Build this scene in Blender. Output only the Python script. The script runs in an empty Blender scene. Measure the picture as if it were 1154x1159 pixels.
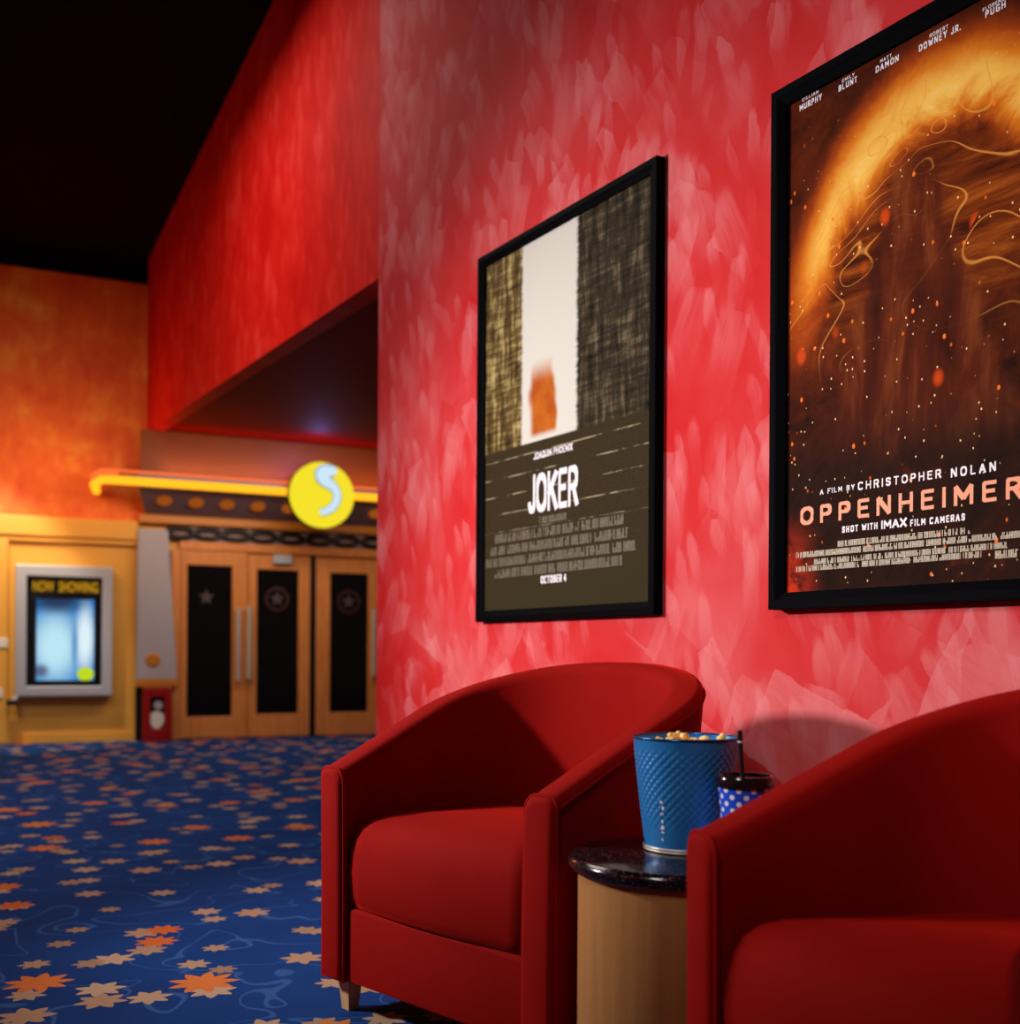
import bpy, bmesh, math, random
from mathutils import Vector, Matrix
random.seed(7)
D = bpy.data
COL = bpy.context.scene.collection
PI = math.pi

# ------------------------------------------------------------------ camera
EYE = 0.90
YAW = math.radians(32.68)
ROLL = 0.006
FPX, PX, PY = 1250.0, 577.0, 742.0
Fv = Vector((math.sin(YAW), math.cos(YAW), 0))
R0 = Vector((math.cos(YAW), -math.sin(YAW), 0))
U0 = Vector((0, 0, 1))
Rv = R0 * math.cos(ROLL) + U0 * math.sin(ROLL)
Uv = U0 * math.cos(ROLL) - R0 * math.sin(ROLL)
EYEV = Vector((0, 0, EYE))

cd = D.cameras.new('camera'); cam = D.objects.new('camera', cd); COL.objects.link(cam)
m = Matrix.Identity(4)
for i in range(3):
    m[i][0], m[i][1], m[i][2], m[i][3] = Rv[i], Uv[i], -Fv[i], EYEV[i]
cam.matrix_world = m
cd.sensor_width = 36; cd.sensor_height = 36
cd.lens = FPX / 1159 * 36
cd.shift_y = (PY - 579.5) / 1159
cd.clip_start = 0.05; cd.clip_end = 100
cd.dof.use_dof = True
cd.dof.focus_distance = 2.7
cd.dof.aperture_fstop = cd.lens / 16.5
bpy.context.scene.camera = cam

def ray(px, py):
    return (Fv + Rv * ((px - PX) / FPX) - Uv * ((py - PY) / FPX))
def on_plane(px, py, p0, n):
    d = ray(px, py)
    t = (Vector(p0) - EYEV).dot(n) / d.dot(n)
    return EYEV + d * t
def cam2w(xc, zc, z=0.0):
    v = R0 * xc + Fv * zc
    return Vector((v.x, v.y, z))

# ------------------------------------------------------------------ node helpers
class NT:
    def __init__(self, name):
        self.m = D.materials.new(name); self.m.use_nodes = True
        self.t = self.m.node_tree; self.t.nodes.clear()
        self.out = self.t.nodes.new('ShaderNodeOutputMaterial')
    def n(self, typ, **kw):
        nd = self.t.nodes.new('ShaderNode' + typ)
        for k, v in kw.items(): setattr(nd, k, v)
        return nd
    def l(self, a, b): self.t.links.new(a, b)
    def set(self, sock, v):
        if hasattr(v, 'is_output') or isinstance(v, bpy.types.NodeSocket): self.l(v, sock)
        else:
            try: sock.default_value = v
            except Exception: sock.default_value = tuple(v) + (1,)
    def math(self, op, a, b=0.0, c=0.0):
        nd = self.n('Math', operation=op)
        for s, v in zip(nd.inputs, (a, b, c)): self.set(s, v)
        return nd.outputs[0]
    def vmath(self, op, a, b=(0, 0, 0)):
        nd = self.n('VectorMath', operation=op)
        self.set(nd.inputs[0], a); self.set(nd.inputs[1], b)
        return nd.outputs['Value'] if op in ('LENGTH', 'DOT_PRODUCT', 'DISTANCE') else nd.outputs['Vector']
    def mix(self, f, a, b, bt='MIX'):
        nd = self.n('Mix', data_type='RGBA', blend_type=bt)
        self.set(nd.inputs[0], f); self.set(nd.inputs[6], a); self.set(nd.inputs[7], b)
        return nd.outputs[2]
    def coord(self, kind='Object'):
        return self.n('TexCoord').outputs[kind]
    def mapping(self, v, loc=(0, 0, 0), rot=(0, 0, 0), scale=(1, 1, 1)):
        nd = self.n('Mapping'); self.l(v, nd.inputs[0])
        nd.inputs[1].default_value = loc; nd.inputs[2].default_value = rot; nd.inputs[3].default_value = scale
        return nd.outputs[0]
    def noise(self, v, scale=5, detail=3, rough=.5, dist=0, out='Fac'):
        nd = self.n('TexNoise'); self.l(v, nd.inputs['Vector'])
        nd.inputs['Scale'].default_value = scale; nd.inputs['Detail'].default_value = detail
        nd.inputs['Roughness'].default_value = rough; nd.inputs['Distortion'].default_value = dist
        return nd.outputs[0 if out == 'Fac' else 1]
    def vor(self, v, scale=5, metric='EUCLIDEAN', feature='F1', rnd=1.0, dims='3D'):
        nd = self.n('TexVoronoi', distance=metric, feature=feature, voronoi_dimensions=dims)
        self.l(v, nd.inputs['Vector']); nd.inputs['Scale'].default_value = scale
        nd.inputs['Randomness'].default_value = rnd
        return nd
    def ramp(self, f, stops, interp='LINEAR'):
        nd = self.n('ValToRGB'); cr = nd.color_ramp; cr.interpolation = interp
        while len(cr.elements) < len(stops): cr.elements.new(0.5)
        for e, (p, c) in zip(cr.elements, stops):
            e.position = p; e.color = c if len(c) == 4 else tuple(c) + (1,)
        self.set(nd.inputs[0], f)
        return nd.outputs[0]
    def mr(self, v, a, b, c=0.0, d=1.0, smooth=True):
        nd = self.n('MapRange', interpolation_type='SMOOTHSTEP' if smooth else 'LINEAR')
        for s, x in zip(nd.inputs, (v, a, b, c, d)): self.set(s, x)
        return nd.outputs[0]
    def sep(self, v):
        nd = self.n('SeparateXYZ'); self.l(v, nd.inputs[0]); return nd.outputs
    def bsdf(self, color, rough=.5, metal=0.0, bump=None, bump_s=.2, bump_d=.01, **kw):
        b = self.n('BsdfPrincipled')
        self.set(b.inputs['Base Color'], color); self.set(b.inputs['Roughness'], rough)
        self.set(b.inputs['Metallic'], metal)
        for k, v in kw.items(): self.set(b.inputs[k.replace('_', ' ')], v)
        if bump is not None:
            bn = self.n('Bump'); bn.inputs['Strength'].default_value = bump_s
            bn.inputs['Distance'].default_value = bump_d
            self.l(bump, bn.inputs['Height']); self.l(bn.outputs[0], b.inputs['Normal'])
        self.l(b.outputs[0], self.out.inputs[0])
        return b

def lin(r, g, b):
    f = lambda c: (c / 255 / 12.92) if c / 255 <= .04045 else ((c / 255 + .055) / 1.055) ** 2.4
    return (f(r), f(g), f(b), 1)
def plain(name, col, rough=.5, metal=0.0, var=.06, scale=30, **kw):
    t = NT(name); v = t.coord()
    n = t.noise(v, scale, 3)
    c = t.mix(t.math('MULTIPLY', n, var * 2), col, tuple(x * .6 for x in col[:3]) + (1,))
    t.bsdf(c, rough, metal, bump=n, bump_s=.05, bump_d=.002, **kw)
    return t.m
def emit(name, col, s=1.0):
    t = NT(name); e = t.n('Emission'); e.inputs[0].default_value = col; e.inputs[1].default_value = s
    t.l(e.outputs[0], t.out.inputs[0]); return t.m

# ------------------------------------------------------------------ object helpers
def obj(name, bm, mat, parent=None, smooth=False, label=None, sharp=None):
    me = D.meshes.new(name)
    bmesh.ops.recalc_face_normals(bm, faces=bm.faces[:])
    bm.to_mesh(me); bm.free()
    for p in me.polygons: p.use_smooth = smooth
    if smooth and sharp: me.set_sharp_from_angle(angle=math.radians(sharp))
    me.materials.append(mat)
    o = D.objects.new(name, me); COL.objects.link(o)
    if parent: o.parent = parent
    if label: o['label'] = label
    return o
def empty(name, loc=(0, 0, 0), mat=None):
    o = D.objects.new(name, None); COL.objects.link(o); o.empty_display_size = .1
    if mat is not None: o.matrix_world = mat
    else: o.location = loc
    return o
def tag(o, label=None, cat=None, group=None, kind=None):
    if label: o['label'] = label
    if cat: o['category'] = cat
    if group: o['group'] = group
    if kind: o['kind'] = kind
    return o
def struct(o): o['kind'] = 'structure'; return o

def box(bm, x0, x1, y0, y1, z0, z1, bev=0.0, seg=2):
    r = bmesh.ops.create_cube(bm, size=1)
    vs = r['verts']
    for v in vs:
        v.co = Vector(((x0 + x1) / 2 + v.co.x * (x1 - x0), (y0 + y1) / 2 + v.co.y * (y1 - y0), (z0 + z1) / 2 + v.co.z * (z1 - z0)))
    if bev > 0:
        es = list({e for v in vs for e in v.link_edges})
        bmesh.ops.bevel(bm, geom=es, offset=bev, segments=seg, profile=.5, affect='EDGES')
    return vs
def BX(*a, **k):
    bm = bmesh.new(); box(bm, *a, **k); return bm
def prism(bm, pts, d):
    """pts: list of 3D points (planar), extruded by vector d"""
    a = [bm.verts.new(p) for p in pts]; b = [bm.verts.new(Vector(p) + Vector(d)) for p in pts]
    bm.faces.new(a); bm.faces.new(b[::-1])
    for i in range(len(a)):
        j = (i + 1) % len(a); bm.faces.new((a[i], a[j], b[j], b[i]))
def lathe(bm, prof, n=48, c=(0, 0, 0), capb=True, capt=True):
    rings = []
    for r, z in prof:
        rings.append([bm.verts.new((c[0] + r * math.cos(2 * PI * i / n), c[1] + r * math.sin(2 * PI * i / n), c[2] + z)) for i in range(n)])
    for a, b in zip(rings, rings[1:]):
        for i in range(n):
            j = (i + 1) % n; bm.faces.new((a[i], a[j], b[j], b[i]))
    if capb: bm.faces.new(rings[0][::-1])
    if capt: bm.faces.new(rings[-1])
def tube(bm, pts, r, n=10, closed=False, cap=True):
    pts = [Vector(p) for p in pts]
    rs = r if isinstance(r, (list, tuple)) else [r] * len(pts)
    L = len(pts); rings = []; up = None
    for i, p in enumerate(pts):
        a = pts[(i - 1) % L] if (closed or i > 0) else p
        b = pts[(i + 1) % L] if (closed or i < L - 1) else p
        t = (b - a).normalized()
        if up is None:
            up = Vector((0, 0, 1)) if abs(t.z) < .9 else Vector((1, 0, 0))
        s = t.cross(up).normalized(); up = s.cross(t).normalized()
        rings.append([bm.verts.new(p + s * rs[i] * math.cos(2 * PI * k / n) + up * rs[i] * math.sin(2 * PI * k / n)) for k in range(n)])
    rng = range(L) if closed else range(L - 1)
    for i in rng:
        a, b = rings[i], rings[(i + 1) % L]
        for k in range(n):
            j = (k + 1) % n; bm.faces.new((a[k], a[j], b[j], b[k]))
    if not closed and cap:
        bm.faces.new(rings[0][::-1]); bm.faces.new(rings[-1])
def text_bm(s, x0, x1, y0, y1, z0, dz=.0008, off=0.0, space=1.0):
    """real lettering stretched into a box; returned as a bmesh lying in local XY"""
    cu = D.curves.new('lettering', 'FONT'); cu.body = s; cu.size = 1; cu.extrude = .5; cu.offset = off
    cu.space_character = space; cu.resolution_u = 4
    o = D.objects.new('lettering', cu); COL.objects.link(o)
    dg = bpy.context.evaluated_depsgraph_get(); dg.update()
    me = D.meshes.new_from_object(o.evaluated_get(dg))
    bm = bmesh.new(); bm.from_mesh(me); D.meshes.remove(me); D.objects.remove(o); D.curves.remove(cu)
    X = [v.co.x for v in bm.verts]; Y = [v.co.y for v in bm.verts]
    ax, bx, ay, by = min(X), max(X), min(Y), max(Y)
    for v in bm.verts:
        v.co = Vector((x0 + (v.co.x - ax) / (bx - ax) * (x1 - x0), y0 + (v.co.y - ay) / (by - ay) * (y1 - y0), z0 + dz * (v.co.z + .5)))
    return bm
def arcp(cx, cy, rx, ry, a0, a1, n=10):
    return [(cx + rx * math.cos(math.radians(a0 + (a1 - a0) * k / n)), cy + ry * math.sin(math.radians(a0 + (a1 - a0) * k / n))) for k in range(n + 1)]
def cbow(r=.5):
    return arcp(.5, .72, .5, .28, 40, 180) + arcp(.5, .28, .5, .28, 180, 320)
GLY = {                                             # strokes on a unit square, and the letter's width
 'A': ([[(0, 0), (.5, 1), (1, 0)], [(.2, .33), (.8, .33)]], 1.0), 'B': ([[(0, 0), (0, 1), (.6, 1)] + arcp(.6, .76, .35, .24, 90, -90, 6) + [(0, .52)], [(.6, .52)] + arcp(.62, .26, .38, .26, 90, -90, 6) + [(0, 0)]], .85),
 'C': ([cbow()], .95), 'D': ([[(0, 0), (0, 1), (.4, 1)] + arcp(.4, .62, .6, .38, 90, 0, 6) + arcp(.4, .38, .6, .38, 0, -90, 6) + [(0, 0)]], .95),
 'E': ([[(1, 1), (0, 1), (0, 0), (1, 0)], [(0, .52), (.85, .52)]], .75), 'F': ([[(1, 1), (0, 1), (0, 0)], [(0, .5), (.85, .5)]], .72),
 'G': ([cbow() + [(1, .25), (1, .46), (.55, .46)]], 1.0), 'H': ([[(0, 0), (0, 1)], [(1, 0), (1, 1)], [(0, .5), (1, .5)]], .9),
 'I': ([[(.5, 0), (.5, 1)]], .0), 'J': ([[(1, 1), (1, .28)] + arcp(.5, .28, .5, .28, 0, -160, 8)], .62), 'K': ([[(0, 0), (0, 1)], [(1, 1), (.04, .44)], [(.3, .62), (1, 0)]], .9),
 'L': ([[(0, 1), (0, 0), (1, 0)]], .7), 'M': ([[(0, 0), (0, 1), (.5, .3), (1, 1), (1, 0)]], 1.15), 'N': ([[(0, 0), (0, 1), (1, 0), (1, 1)]], .95),
 'O': ([arcp(.5, .66, .5, .34, 0, 180, 12) + arcp(.5, .34, .5, .34, 180, 360, 12) + [(1, .66)]], 1.0), 'P': ([[(0, 0), (0, 1), (.6, 1)] + arcp(.6, .73, .4, .27, 90, -90, 8) + [(0, .46)]], .82),
 'Q': ([arcp(.5, .66, .5, .34, 0, 180, 12) + arcp(.5, .34, .5, .34, 180, 360, 12) + [(1, .66)], [(.62, .3), (1, 0)]], 1.0),
 'R': ([[(0, 0), (0, 1), (.6, 1)] + arcp(.6, .74, .38, .26, 90, -90, 8) + [(0, .48)], [(.55, .48), (1, 0)]], .86),
 'S': ([arcp(.5, .76, .48, .24, 20, 270, 12) + arcp(.5, .26, .5, .26, 90, -160, 12)], .82), 'T': ([[(0, 1), (1, 1)], [(.5, 1), (.5, 0)]], .85),
 'U': ([[(0, 1), (0, .3)] + arcp(.5, .3, .5, .3, 180, 360, 12) + [(1, 1)]], .92), 'V': ([[(0, 1), (.5, 0), (1, 1)]], .95), 'W': ([[(0, 1), (.25, 0), (.5, .8), (.75, 0), (1, 1)]], 1.4),
 'X': ([[(0, 0), (1, 1)], [(0, 1), (1, 0)]], .95), 'Y': ([[(0, 1), (.5, .45), (1, 1)], [(.5, .45), (.5, 0)]], .95), '4': ([[(.72, 0), (.72, 1), (0, .28), (1, .28)]], .85), '.': ([[(.5, 0), (.5, .04)]], .0)}
def ink_text(bm, s, x0, x1, y0, y1, z, wt=.16, gap=.34):
    """letters drawn as inked strokes inside the box; wt is stroke weight over letter height"""
    H = y1 - y0; t = wt * H
    ws = [(.5 if ch == ' ' else GLY[ch][1]) for ch in s]
    nat = sum(w * (H * .72 - t) + (0 if ch == ' ' else t) for w, ch in zip(ws, s)) + gap * H * .5 * (len(s) - 1)
    k = (x1 - x0) / nat; th = t if k > .8 else t * max(.45, k)
    x = x0; nq = 0
    for ch, w in zip(s, ws):
        full = (w * (H * .72 - t) + (0 if ch == ' ' else t)) * k
        if ch != ' ':
            u0 = x + th / 2; uw = max(0, full - th); v0 = y0 + t / 2; vh = H - t
            for pl in GLY[ch][0]:
                P = [Vector((u0 + (p[0] if uw > 1e-6 else .5) * uw, v0 + p[1] * vh)) for p in pl]
                for i, (a, b) in enumerate(zip(P, P[1:])):
                    d = b - a
                    if d.length < 1e-7: continue
                    d.normalize(); hv = (abs(d.y) * th + abs(d.x) * t) / 2; nn = Vector((-d.y, d.x)) * hv
                    ea = d * (t if abs(d.y) > .9 else th) * .5 * (1 if i == 0 else .35); eb = d * (t if abs(d.y) > .9 else th) * .5 * (1 if i == len(P) - 2 else .35)
                    nq += 1; zz = z + (nq % 29) * 2.5e-5
                    bm.faces.new([bm.verts.new((q.x, q.y, zz)) for q in (a - ea - nn, b + eb - nn, b + eb + nn, a - ea + nn)])
        x += full + gap * H * .5 * k
def merge(dst, src):
    me = D.meshes.new('tmp'); src.to_mesh(me); src.free(); dst.from_mesh(me); D.meshes.remove(me)

# ------------------------------------------------------------------ materials
def mat_brushed_wall(name, ca, cb, cdark, amount=1.0):
    t = NT(name); v = t.coord()
    wob = t.noise(v, 2.6, 2, .5, 0, 'Color'); wob2 = t.noise(v, 22, 3, .6, 0, 'Color')
    vv = t.vmath('ADD', v, t.vmath('MULTIPLY', t.vmath('SUBTRACT', wob, (.5, .5, .5)), (.10, .10, .10)))
    vv = t.vmath('ADD', vv, t.vmath('MULTIPLY', t.vmath('SUBTRACT', wob2, (.5, .5, .5)), (.018, .018, .018)))
    fac = t.math('MULTIPLY', t.mr(t.noise(v, 1.5, 3, .6), .3, .75), .40)
    big = t.mr(t.sep(v)[2], .75, 1.15, 1, 0)
    for i, (ang, sc, met, lo, hi, w, wd) in enumerate(((8, (1, 6.5, 2.7), 'EUCLIDEAN', .40, .9, .36, .22), (-24, (1, 7, 2.8), 'CHEBYCHEV', .5, .8, .34, .22),
                                          (30, (1, 7, 3.2), 'CHEBYCHEV', .55, .75, .36, .25), (-6, (1, 12, 3.8), 'EUCLIDEAN', .6, .8, .34, .22),
                                          (14, (1, 18, 5.5), 'EUCLIDEAN', .62, .8, .36, .15), (62, (1, 4.2, 2.6), 'CHEBYCHEV', .55, .58, .40, .6))):
        p = t.mapping(vv, (i * 3.1, i * 1.7, i * 2.3), (math.radians(ang), 0, 0))
        p = t.mapping(p, (0, 0, 0), (0, 0, 0), sc)
        p = t.vmath('MULTIPLY', p, (0, 1, 1))
        vo = t.vor(p, 1.0, met, 'F1', 1.0)
        s = t.sep(vo.outputs['Color'])
        streak = t.noise(t.vmath('MULTIPLY', p, (0, 3.2, .5)), 3, 3, .6)
        pos = t.sep(t.vmath('SUBTRACT', p, vo.outputs['Position']))
        fade = t.math('MULTIPLY', t.mr(pos[2], -.55, .45, .15, 1.0), t.mr(vo.outputs['Distance'], .62, .40))
        if i == 5: fade = t.math('MULTIPLY', t.mr(pos[2], -.5, .5, .6, 1.0), big)
        k = t.math('MULTIPLY', t.math('MULTIPLY', t.mr(s[0], lo, hi), fade), t.mr(streak, .3, .62, .72, 1.0))
        fac = t.mix(t.math('MULTIPLY', k, w), fac, (1, 1, 1, 1))
        d = t.math('MULTIPLY', t.mr(s[1], .66, .76), t.math('MULTIPLY', fade, wd))
        fac = t.mix(d, fac, (0, 0, 0, 1))
    bw = t.n('RGBToBW'); t.l(fac, bw.inputs[0])
    f = t.math('MULTIPLY', bw.outputs[0], amount)
    c = t.ramp(f, [(0, cdark), (.28, ca), (.95, cb)])
    t.bsdf(c, .6, 0, bump=t.math('ADD', bw.outputs[0], t.noise(v, 90, 2)), bump_s=.08, bump_d=.003, Specular_IOR_Level=.03)
    return t.m
M = {}
M['wall'] = mat_brushed_wall('red brushed wall paint', lin(206, 56, 60), lin(228, 140, 144), lin(200, 32, 32))
M['header'] = mat_brushed_wall('red header paint', lin(205, 30, 22), lin(226, 92, 84), lin(185, 16, 12), .7)
def mat_orange():
    t = NT('mottled orange plaster'); v = t.coord()
    n = t.noise(v, 2.2, 4, .6, .2); n2 = t.noise(t.mapping(v, scale=(9, 9, 3.5)), 1, 4, .6)
    c = t.ramp(t.math('ADD', t.math('MULTIPLY', n, .7), t.math('MULTIPLY', n2, .3)),
               [(.3, lin(206, 66, 18)), (.52, lin(232, 110, 34)), (.7, lin(244, 176, 66))])
    t.bsdf(c, .6, bump=n2, bump_s=.1); return t.m
M['orange'] = mat_orange()
M['yellow'] = plain('yellow wall paint', lin(232, 170, 70), .5, var=.16, scale=3)
M['gold'] = plain('gold trim paint', lin(190, 118, 36), .4)
M['brown'] = plain('brown fascia', lin(140, 70, 22), .5, var=.3, scale=8)
M['dark'] = plain('dark ceiling paint', lin(24, 4, 5), .9, Specular_IOR_Level=.03)
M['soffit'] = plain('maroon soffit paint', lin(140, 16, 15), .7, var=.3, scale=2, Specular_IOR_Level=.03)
M['canopy'] = plain('charcoal canopy underside', lin(120, 98, 110), .5)
M['black'] = plain('black satin', lin(12, 11, 16), .35)
M['frame'] = plain('black poster frame', lin(4, 4, 7), .6, Specular_IOR_Level=.02)
M['chrome'] = plain('brushed steel', lin(205, 198, 190), .35, .35)
M['silver'] = plain('silver frame paint', lin(186, 190, 205), .4, .25)
M['grey'] = plain('lavender grey paint', lin(172, 166, 178), .55, var=.12)
M['white'] = plain('white plastic', lin(225, 222, 215), .4)
M['redp'] = plain('red enamel', lin(150, 14, 12), .35)
def mat_wood(name, a, b, sc=(40, 40, 3)):
    t = NT(name); v = t.mapping(t.coord(), scale=sc)
    n = t.noise(v, 1.0, 5, .6, .8)
    t.bsdf(t.ramp(n, [(.3, a), (.7, b)]), .4, bump=n, bump_s=.05); return t.m
M['doorwood'] = mat_wood('honey door wood', lin(196, 116, 56), lin(222, 146, 80))
M['legwood'] = mat_wood('pale leg wood', lin(196, 150, 96), lin(216, 176, 120))
M['drum'] = mat_wood('pale maple veneer', lin(176, 122, 66), lin(190, 136, 78), (60, 60, 1.2))
def mat_glass():
    t = NT('black door glass'); t.bsdf((.004, .003, .004, 1), .12); return t.m
M['glass'] = mat_glass()
def mat_velvet():
    t = NT('red velvet'); v = t.coord()
    n = t.noise(v, 6, 4, .6); f = t.noise(v, 240, 2)
    c = t.mix(n, lin(128, 6, 3), lin(150, 9, 4))
    b = t.bsdf(c, .85, bump=f, bump_s=.12, bump_d=.001, Sheen_Weight=.6, Sheen_Roughness=.3, Specular_IOR_Level=.08)
    b.inputs['Sheen Tint'].default_value = lin(255, 48, 24)
    return t.m
M['velvet'] = mat_velvet()
def mat_granite():
    t = NT('black speckled granite'); v = t.coord()
    vo = t.vor(v, 340, 'EUCLIDEAN', 'F1', 1)
    s = t.sep(vo.outputs['Color'])
    f = t.math('MULTIPLY', t.mr(s[0], .7, .9), t.mr(vo.outputs['Distance'], .5, .2))
    c = t.mix(f, lin(14, 12, 16), lin(150, 110, 112))
    t.bsdf(c, .14, Specular_IOR_Level=.6); return t.m
M['granite'] = mat_granite()
def mat_carpet():
    t = NT('blue star carpet'); v = t.coord()
    base = t.mix(t.noise(v, 2.5, 3), lin(6, 44, 108), lin(12, 74, 150))
    sw = t.noise(v, 2.2, 1, .5, 1.5)
    line = t.mr(t.math('ABSOLUTE', t.math('SUBTRACT', sw, .5)), .006, .014, 1, 0)
    col = t.mix(t.math('MULTIPLY', line, .45), base, lin(70, 120, 190))
    for (sc, R, off, thr, npt, c1, c2) in ((3.6, .25, 3.3, .25, 7, lin(172, 140, 110), lin(200, 168, 140)),
                                          (3.2, .24, 7.7, .35, 7, lin(160, 130, 106), lin(190, 152, 122)),
                                          (2.5, .27, 0.0, .40, 9, lin(214, 104, 44), lin(226, 132, 66))):
        p = t.mapping(v, (off, off * .6, 0), (0, 0, off), (sc, sc, sc))
        vo = t.vor(p, 1.0, 'EUCLIDEAN', 'F1', .75, '2D')
        dx = t.sep(t.vmath('SUBTRACT', p, vo.outputs['Position']))
        cs = t.sep(vo.outputs['Color'])
        r = t.math('SQRT', t.math('ADD', t.math('MULTIPLY', dx[0], dx[0]), t.math('MULTIPLY', dx[1], dx[1])))
        an = t.math('ADD', t.math('ARCTAN2', dx[1], dx[0]), t.math('MULTIPLY', cs[1], 6.28))
        pp = t.math('PINGPONG', t.math('MULTIPLY', an, npt / (2 * PI)), .5)
        lim = t.math('MULTIPLY', t.math('MULTIPLY', t.math('ADD', .55, t.math('MULTIPLY', cs[2], .45)), R), t.math('ADD', .55, t.math('MULTIPLY', pp, .9)))
        k = t.math('MULTIPLY', t.mr(t.math('SUBTRACT', r, lim), -.006, .006, 1, 0), t.math('GREATER_THAN', cs[0], thr))
        col = t.mix(k, col, t.mix(cs[2], c1, c2))
    pile = t.noise(v, 420, 2)
    t.bsdf(t.mix(t.math('MULTIPLY', pile, .5), col, (0, 0, 0, 1)), .95, bump=pile, bump_s=.4, bump_d=.003, Specular_IOR_Level=.1)
    return t.m
M['carpet'] = mat_carpet()
def mat_bucket():
    t = NT('blue metallic bucket'); v = t.coord()
    n = t.noise(v, 20, 3)
    t.bsdf(t.mix(n, lin(30, 112, 184), lin(44, 132, 204)), .32, .2, Coat_Weight=.3, Coat_Roughness=.15); return t.m
M['bucket'] = mat_bucket()
def mat_cup():
    t = NT('blue polka dot paper'); uv = t.coord('UV')
    s = t.sep(uv)
    u = t.math('MULTIPLY', s[0], 11.0); w = t.math('MULTIPLY', s[1], 6.0)
    def dots(du, dv):
        fu = t.math('SUBTRACT', t.math('FRACT', t.math('ADD', u, du)), .5)
        fv = t.math('SUBTRACT', t.math('FRACT', t.math('ADD', w, dv)), .5)
        r = t.math('SQRT', t.math('ADD', t.math('MULTIPLY', fu, fu), t.math('MULTIPLY', fv, fv)))
        return t.mr(r, .17, .20, 1, 0)
    k = t.math('MAXIMUM', dots(0, 0), dots(.5, .5))
    t.bsdf(t.mix(k, lin(20, 76, 220), lin(236, 236, 240)), .35); return t.m
M['cup'] = mat_cup()
def mat_popcorn():
    t = NT('buttered popcorn'); v = t.coord(); n = t.noise(v, 60, 3)
    t.bsdf(t.ramp(n, [(.35, lin(246, 178, 70)), (.55, lin(252, 222, 140)), (.75, lin(253, 242, 214))]), .6); return t.m
M['popcorn'] = mat_popcorn()

# poster prints -- generic artwork, in local metres with the lower left corner at the origin
def mat_print_alley(w, h):
    t = NT('pale band print'); s = t.sep(t.coord())
    x = t.math('DIVIDE', s[0], w); y = t.math('DIVIDE', s[1], h)
    v = t.coord()
    g1 = t.noise(t.mapping(v, scale=(34, 5, 1)), 1, 4, .7, .4)
    g2 = t.noise(t.mapping(v, scale=(6, 46, 1)), 1, 3, .7)
    tex = t.math('ADD', t.math('MULTIPLY', g1, .6), t.math('MULTIPLY', g2, .4))
    left = t.ramp(tex, [(.38, lin(44, 34, 20)), (.5, lin(98, 78, 44)), (.66, lin(200, 180, 120))])
    right = t.ramp(tex, [(.36, lin(16, 14, 11)), (.52, lin(56, 48, 36)), (.72, lin(130, 116, 88))])
    wob = t.math('MULTIPLY', t.math('SUBTRACT', t.noise(t.mapping(v, scale=(1, 40, 1)), 1, 3, .8), .5), .03)
    xx = t.math('ADD', x, wob)
    col = t.mix(t.mr(x, .52, .58), left, right)
    band = t.math('MULTIPLY', t.mr(xx, .265, .285), t.mr(xx, .585, .605, 1, 0))
    col = t.mix(band, col, lin(208, 206, 196))
    # a loose vertical stroke of red and ochre colour, no figure
    sx = t.math('ADD', t.math('SUBTRACT', x, .40), t.math('MULTIPLY', t.math('SUBTRACT', t.noise(v, 5, 2), .5), .14))
    st = t.math('MULTIPLY', t.mr(t.math('ABSOLUTE', sx), .045, .075, 1, 0), t.math('MULTIPLY', t.mr(y, .46, .48), t.mr(y, .60, .67, 1, 0)))
    col = t.mix(st, col, t.mix(t.noise(v, 14, 2), lin(140, 34, 14), lin(204, 120, 40)))
    low = t.mr(t.math('ADD', y, t.math('MULTIPLY', wob, .4)), .452, .458, 1, 0)
    fl = t.math('PINGPONG', t.math('MULTIPLY', t.math('ADD', y, t.math('MULTIPLY', wob, .05)), 21), .5)
    ln = t.math('MULTIPLY', t.mr(fl, .02, .05, 1, 0), t.mr(t.noise(t.mapping(v, scale=(9, 30, 1)), 1, 4, .7), .45, .6))
    ln = t.math('MULTIPLY', ln, t.mr(y, .16, .3))
    lowc = t.mix(t.noise(v, 120, 2), lin(40, 34, 22), lin(66, 54, 36))
    lowc = t.mix(t.math('MULTIPLY', ln, .6), lowc, lin(190, 176, 140))
    lowc = t.mix(t.mr(y, .05, .25, 1, 0), lowc, lin(54, 47, 30))
    col = t.mix(low, col, lowc)
    t.bsdf(col, .6, Specular_IOR_Level=.02); return t.m
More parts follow.
